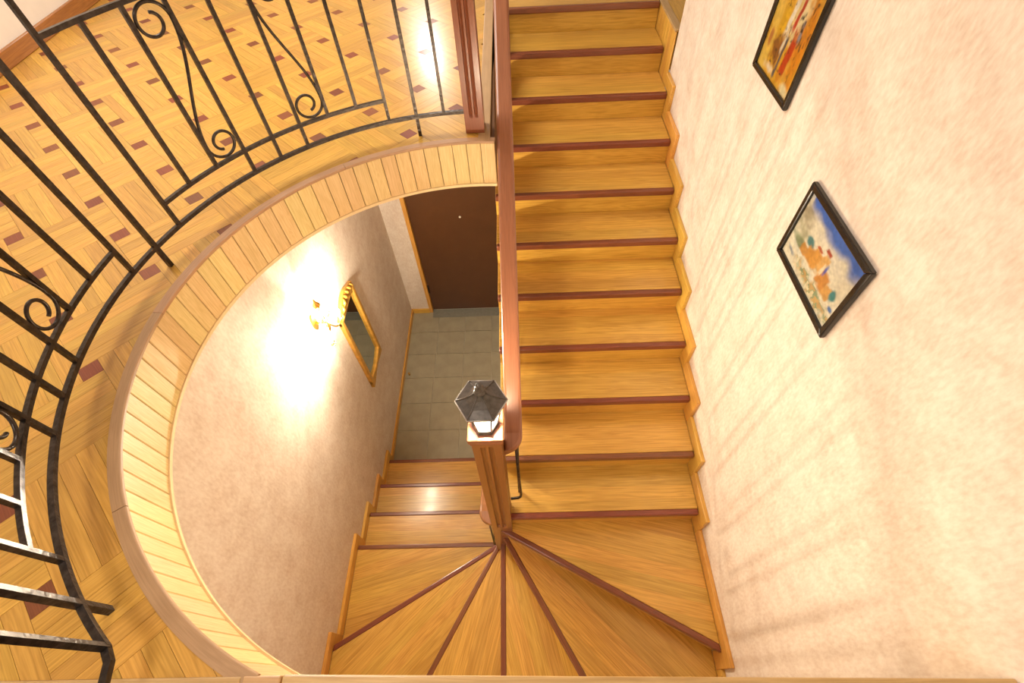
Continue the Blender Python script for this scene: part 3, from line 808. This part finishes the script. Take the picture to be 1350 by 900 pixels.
# ------------------------------------------------------------------ pictures on the right wall
def picture(name, label, y0, y1, z0, z1, fw_, paint, nu, nv):
    t = empty(name, (XW, (y0+y1)/2, z0), label, 'picture')
    d = 0.022
    # four mitred frame strips
    o = [(y0, z0), (y1, z0), (y1, z1), (y0, z1)]; i_ = [(y0+fw_, z0+fw_), (y1-fw_, z0+fw_), (y1-fw_, z1-fw_), (y0+fw_, z1-fw_)]
    for k in range(4):
        k2 = (k+1) % 4
        bm = bmesh.new(); bm_prism(bm, [o[k], o[k2], i_[k2], i_[k]], XW-d, XW-0.001, 'x')
        bevel(obj('frame_strip', mesh_from(bm, 'frame_strip'), M['black'], t), 0.005, 2)
    bm = bmesh.new(); cl = bm.loops.layers.float_color.new('paint')
    V = [[bm.verts.new((XW-0.011, (y1-fw_*0.9)+((y0+fw_*0.9)-(y1-fw_*0.9))*i/nu, (z0+fw_*0.9)+((z1-fw_*0.9)-(z0+fw_*0.9))*j/nv)) for i in range(nu+1)] for j in range(nv+1)]
    for j in range(nv):
        for i in range(nu):
            f = bm.faces.new((V[j][i], V[j][i+1], V[j+1][i+1], V[j+1][i]))
            for l, (a, b) in zip(f.loops, ((i, j), (i+1, j), (i+1, j+1), (i, j+1))):
                l[cl] = (*[q*0.62*(0.82+0.36*vn(a*0.45+3*b*0.02, b*0.5)) for q in paint(a/nu, b/nv)], 1)
    me = mesh_from(bm, 'painting')
    m, nt, bs = new_mat(name+'_paint'); at = nt.nodes.new('ShaderNodeVertexColor'); at.layer_name = 'paint'
    n = nt.nodes.new('ShaderNodeTexNoise'); n.inputs['Scale'].default_value = 120
    hs = nt.nodes.new('ShaderNodeHueSaturation'); mr = nt.nodes.new('ShaderNodeMapRange'); mr.inputs[3].default_value = 0.88; mr.inputs[4].default_value = 1.12
    lk(nt, n.outputs['Fac'], mr.inputs[0]); lk(nt, mr.outputs[0], hs.inputs['Value']); lk(nt, at.outputs[0], hs.inputs['Color'])
    lk(nt, hs.outputs[0], bs.inputs['Base Color']); bs.inputs['Roughness'].default_value = 0.35
    obj('painting', me, m, t)
    bm = bmesh.new(); bm_box(bm, XW-0.0105, XW-0.001, y0+0.004, y1-0.004, z0+0.004, z1-0.004)
    obj('backing', mesh_from(bm, 'backing'), M['wax'], t)
    return t

def lin(c): return tuple(((v/255)/12.92 if v/255 <= 0.04045 else ((v/255+0.055)/1.055)**2.4) for v in c)
def hsh(i, j): 
    x = math.sin(i*127.1+j*311.7)*43758.5453; return x-math.floor(x)
def vn(x, y):
    i, j = math.floor(x), math.floor(y); fx, fy = x-i, y-j; fx = fx*fx*(3-2*fx); fy = fy*fy*(3-2*fy)
    return (hsh(i, j)*(1-fx)+hsh(i+1, j)*fx)*(1-fy)+(hsh(i, j+1)*(1-fx)+hsh(i+1, j+1)*fx)*fy
def over(c, d, a): a = max(0, min(1, a)); return tuple(c[i]*(1-a)+d[i]*a for i in range(3))
def blob(u, v, cu, cv, ru, rv, ang=0, soft=0.35, wob=0.0):
    ca, sa = math.cos(R(ang)), math.sin(R(ang)); x, y = u-cu, v-cv
    X, Y = (x*ca+y*sa)/ru, (-x*sa+y*ca)/rv
    d = math.hypot(X, Y)+wob*(vn(u*17+cu*40, v*17+cv*30)-0.5)
    return max(0, min(1, (1-d)/soft))
def rect(u, v, cu, cv, ru, rv, ang=0, soft=0.25, wob=0.3):
    ca, sa = math.cos(R(ang)), math.sin(R(ang)); x, y = u-cu, v-cv
    d = max(abs((x*ca+y*sa)/ru), abs((-x*sa+y*ca)/rv))+wob*(vn(u*19+cu*40, v*19+cv*30)-0.5)
    return max(0, min(1, (1-d)/soft))
# u runs from the far (left) end of the picture to the near end, v upwards
def paint_town(u, v):
    c = lin((236, 228, 200))
    c = over(c, lin((60, 110, 205)), (v-0.80+0.16*(vn(u*9, v*9)-0.5)+0.06*u)*7*(1 if u > 0.06 else 0.3))          # blue upper sky
    c = over(c, lin((240, 232, 212)), blob(u, v, 0.55, 0.70, 0.5, 0.10, -6, 0.8, 0.6)*0.7)
    c = over(c, lin((140, 128, 92)), blob(u, v, 0.07, 0.72, 0.12, 0.22, 10, 0.8, 0.9)*0.75)                       # hills, far left
    c = over(c, lin((150, 150, 105)), blob(u, v, 0.14, 0.52, 0.16, 0.12, -20, 0.8, 0.9)*0.6)
    c = over(c, lin((70, 130, 130)), blob(u, v, 0.30, 0.52, 0.07, 0.08, 0, 0.5, 0.6))                               # trees
    c = over(c, lin((90, 120, 70)), blob(u, v, 0.17, 0.36, 0.16, 0.09, -12, 0.6, 0.9)*0.8)
    for cu, cv, ru, rv, col in ((0.36, 0.40, 0.07, 0.12, (214, 150, 60)), (0.46, 0.44, 0.07, 0.15, (222, 158, 66)), (0.57, 0.50, 0.055, 0.19, (228, 176, 96)),
                                (0.67, 0.38, 0.09, 0.15, (206, 138, 52)), (0.78, 0.33, 0.07, 0.12, (216, 160, 76)), (0.27, 0.36, 0.06, 0.09, (206, 148, 70))):
        c = over(c, lin(col), rect(u, v, cu, cv, ru, rv, -8, 0.3, 0.35))
    c = over(c, lin((186, 70, 36)), rect(u, v, 0.57, 0.69, 0.05, 0.03, -10, 0.4, 0.5))
    c = over(c, lin((186, 84, 40)), rect(u, v, 0.46, 0.60, 0.06, 0.025, -10, 0.4, 0.5))
    c = over(c, lin((240, 220, 180)), rect(u, v, 0.60, 0.46, 0.022, 0.11, -8, 0.4, 0.4))
    c = over(c, lin((70, 90, 190)), blob(u, v, 0.64, 0.50, 0.025, 0.10, -6, 0.6, 0.6))
    c = over(c, lin((60, 140, 140)), blob(u, v, 0.86, 0.38, 0.055, 0.10, 0, 0.5, 0.8))
    c = over(c, lin((60, 105, 170)), blob(u, v, 0.93, 0.26, 0.05, 0.05, 0, 0.6, 0.8))
    c = over(c, lin((232, 230, 208)), rect(u, v, 0.33, 0.24, 0.34, 0.045, -9, 0.5, 0.5))                           # pale river bank
    g = blob(u, v, 0.62, 0.12, 0.52, 0.13, -3, 0.6, 0.8)
    t = vn(u*26, v*22)
    c = over(c, lin((196, 150, 60)) if t > 0.6 else (lin((110, 140, 90)) if t > 0.38 else lin((232, 216, 170))), g*0.85)
    c = over(c, lin((70, 110, 150)), blob(u, v, 0.10, 0.16, 0.10, 0.05, -20, 0.7, 0.8)*0.8)
    return c
def paint_still(u, v):
    c = lin((238, 196, 84))
    t = vn(u*7, v*4); c = over(c, lin((226, 168, 40)), (t-0.4)*2.5)
    c = over(c, lin((228, 140, 30)), blob(u, v, 0.85, 0.35, 0.22, 0.5, 0, 0.7, 0.6)*0.9)
    c = over(c, lin((244, 226, 170)), blob(u, v, 0.62, 0.55, 0.16, 0.30, -8, 0.6, 0.6))
    c = over(c, lin((246, 236, 210)), rect(u, v, 0.45, 0.52, 0.05, 0.30, -14, 0.5, 0.4))
    c = over(c, lin((150, 96, 40)), rect(u, v, 0.35, 0.22, 0.13, 0.13, -10, 0.4, 0.5))
    c = over(c, lin((232, 180, 40)), rect(u, v, 0.30, 0.40, 0.10, 0.12, -12, 0.4, 0.5))
    c = over(c, lin((200, 66, 24)), rect(u, v, 0.66, 0.24, 0.075, 0.20, -10, 0.35, 0.4))
    c = over(c, lin((196, 60, 30)), rect(u, v, 0.58, 0.52, 0.035, 0.14, -16, 0.4, 0.5))
    c = over(c, lin((90, 84, 92)), rect(u, v, 0.50, 0.20, 0.03, 0.20, -10, 0.4, 0.6))
    c = over(c, lin((236, 226, 200)), rect(u, v, 0.47, 0.30, 0.03, 0.12, -12, 0.5, 0.5))
    c = over(c, lin((80, 70, 66)), rect(u, v, 0.10, 0.66, 0.06, 0.16, -8, 0.4, 0.5))
    c = over(c, lin((110, 118, 140)), rect(u, v, 0.30, 0.66, 0.05, 0.10, -10, 0.4, 0.5))
    c = over(c, lin((58, 46, 50)), blob(u, v, 0.42, 0.84, 0.20, 0.11, 0, 0.4, 0.6))
    c = over(c, lin((236, 206, 140)), blob(u, v, 0.68, 0.78, 0.085, 0.055, -30, 0.4, 0.3))
    c = over(c, lin((60, 70, 160)), blob(u, v, 0.83, 0.80, 0.05, 0.07, 0, 0.5, 0.5))
    c = over(c, lin((150, 146, 150)), blob(u, v, 0.74, 0.42, 0.08, 0.10, 10, 0.5, 1.0))
    c = over(c, lin((186, 120, 60)), blob(u, v, 0.12, 0.24, 0.05, 0.08, 0, 0.5, 0.5))
    c = over(c, lin((240, 226, 196)), blob(u, v, 0.35, 0.06, 0.16, 0.045, 0, 0.6, 0.8))
    c = over(c, lin((236, 222, 170)), blob(u, v, 0.86, 0.04, 0.14, 0.05, 0, 0.6, 0.6))
    if t > 0.62 and 0.1 < v < 0.95: c = over(c, lin((60, 44, 36)), (vn(u*40, v*30)-0.72)*5)
    return c
picture('framed_picture', 'black framed landscape painting of an ochre town under blue sky, the lower picture', 0.141, 0.603, 3.340, 3.670, 0.026, paint_town, 96, 68)
picture('framed_picture', 'black framed upright painting in yellow and orange, the upper picture', 0.985, 1.382, 3.722, 4.27, 0.024, paint_still, 64, 88)

# ------------------------------------------------------------------ gilt mirror on the left wall
mr_ = empty('wall_mirror', (XWL, 1.64, 1.0), 'tall mirror in a gilt carved wooden frame beside the wall lamp', 'mirror')
my0, my1, mz0, mz1 = 1.425, 1.855, 1.02, 1.925
bm = bmesh.new(); bm_box(bm, XWL+0.004, XWL+0.014, my0+0.02, my1-0.02, mz0+0.02, mz1-0.02); obj('mirror_glass', mesh_from(bm, 'mirror_glass'), M['mirror'], mr_)
def frame_side(name, poly, d=0.036):
    bm = bmesh.new(); bm_prism(bm, poly, XWL+0.001, XWL+d, 'x'); return bevel(obj(name, mesh_from(bm, name), M['gilt'], mr_), 0.006, 2)
fw2 = 0.042
frame_side('frame_side', [(my0, mz0), (my0+fw2, mz0), (my0+fw2, mz1), (my0, mz1)])
frame_side('frame_side', [(my1-fw2, mz0), (my1, mz0), (my1, mz1), (my1-fw2, mz1)])
# shaped bottom and carved crest
n = 14
bot = [(my0+(my1-my0)*i/n, mz0-0.035-0.015*math.cos(2*math.pi*i/n)) for i in range(n+1)]
frame_side('bottom_rail', bot+[(my1-(my1-my0)*i/n, mz0+0.035+0.018*math.cos(2*math.pi*i/n*1.0)) for i in range(n+1)], 0.034)
crest = [(my0+(my1-my0)*i/n, mz1-0.045+0.012*math.sin(math.pi*i/n)) for i in range(n+1)]
frame_side('crest', crest+[(my1-(my1-my0)*i/n, mz1+0.025+0.075*math.sin(math.pi*i/n)**1.3) for i in range(n+1)], 0.032)
for i in range(7):
    f = (i+0.5)/7; y = my0+0.02+(my1-my0-0.04)*f; zc = mz1+0.012+0.055*math.sin(math.pi*f)
    bm = bmesh.new()
    bm_tube(bm, [(XWL+0.034, y-0.024*(1 if f < .5 else -1), zc-0.022), (XWL+0.042, y, zc), (XWL+0.036, y+0.014*(1 if f < .5 else -1), zc+0.026)], [0.008, 0.015, 0.005], 8)
    obj('carved_leaf', mesh_from(bm, 'carved_leaf', True), M['gilt'], mr_)

# ------------------------------------------------------------------ wall sconce
SY, SZ = 1.165, 2.27
sc = empty('wall_sconce', (XWL, SY, SZ), 'gilded two-arm wall lamp with lit candle bulbs beside the mirror', 'wall lamp')
bm = bmesh.new()
bm_prism(bm, [(SY+0.036*math.cos(2*math.pi*i/20), SZ+0.075*math.sin(2*math.pi*i/20)) for i in range(20)], XWL+0.001, XWL+0.016, 'x')
bevel(obj('backplate', mesh_from(bm, 'backplate'), M['gold'], sc), 0.005, 2)
lathe('stem', [(0.006, -0.09), (0.014, -0.07), (0.018, -0.05), (0.008, -0.02), (0.016, 0.0), (0.022, 0.02), (0.010, 0.05), (0.008, 0.12), (0.014, 0.14), (0.026, 0.165), (0.028, 0.18), (0.014, 0.20), (0.004, 0.235)],
      (XWL+0.085, SY, SZ), M['gold'], sc, 14)
tube('bracket', [(XWL+0.01, SY, SZ), (XWL+0.05, SY, SZ-0.012), (XWL+0.085, SY, SZ)], 0.008, M['gold'], sc, 8)
for s in (-1, 1):
    pts = []
    for i in range(15):
        t = i/14; pts.append((XWL+0.085+0.045*t, SY+s*(0.01+0.105*t), SZ-0.02-0.075*math.sin(math.pi*t*0.9)-0.06*t))
    tube('arm', pts, 0.006, M['gold'], sc, 8)
    e = pts[-1]
    lathe('drip_pan', [(0.006, -0.004), (0.017, 0.002), (0.018, 0.007), (0.010, 0.006)], e, M['gold'], sc, 16)
    lathe('candle', [(0.0085, 0.006), (0.0085, 0.05)], e, M['wax'], sc, 12)
    lathe('bulb', [(0.007, 0.05), (0.014, 0.064), (0.016, 0.076), (0.011, 0.094), (0.003, 0.112)], e, M['bulb_on'], sc, 14)
    bm = bmesh.new()
    bm_tube(bm, [(XWL+0.10, SY+s*0.03, SZ+0.02), (XWL+0.12, SY+s*0.05, SZ+0.05), (XWL+0.11, SY+s*0.035, SZ+0.075)], [0.004, 0.012, 0.003], 6)
    obj('leaf', mesh_from(bm, 'leaf', True), M['gold'], sc)
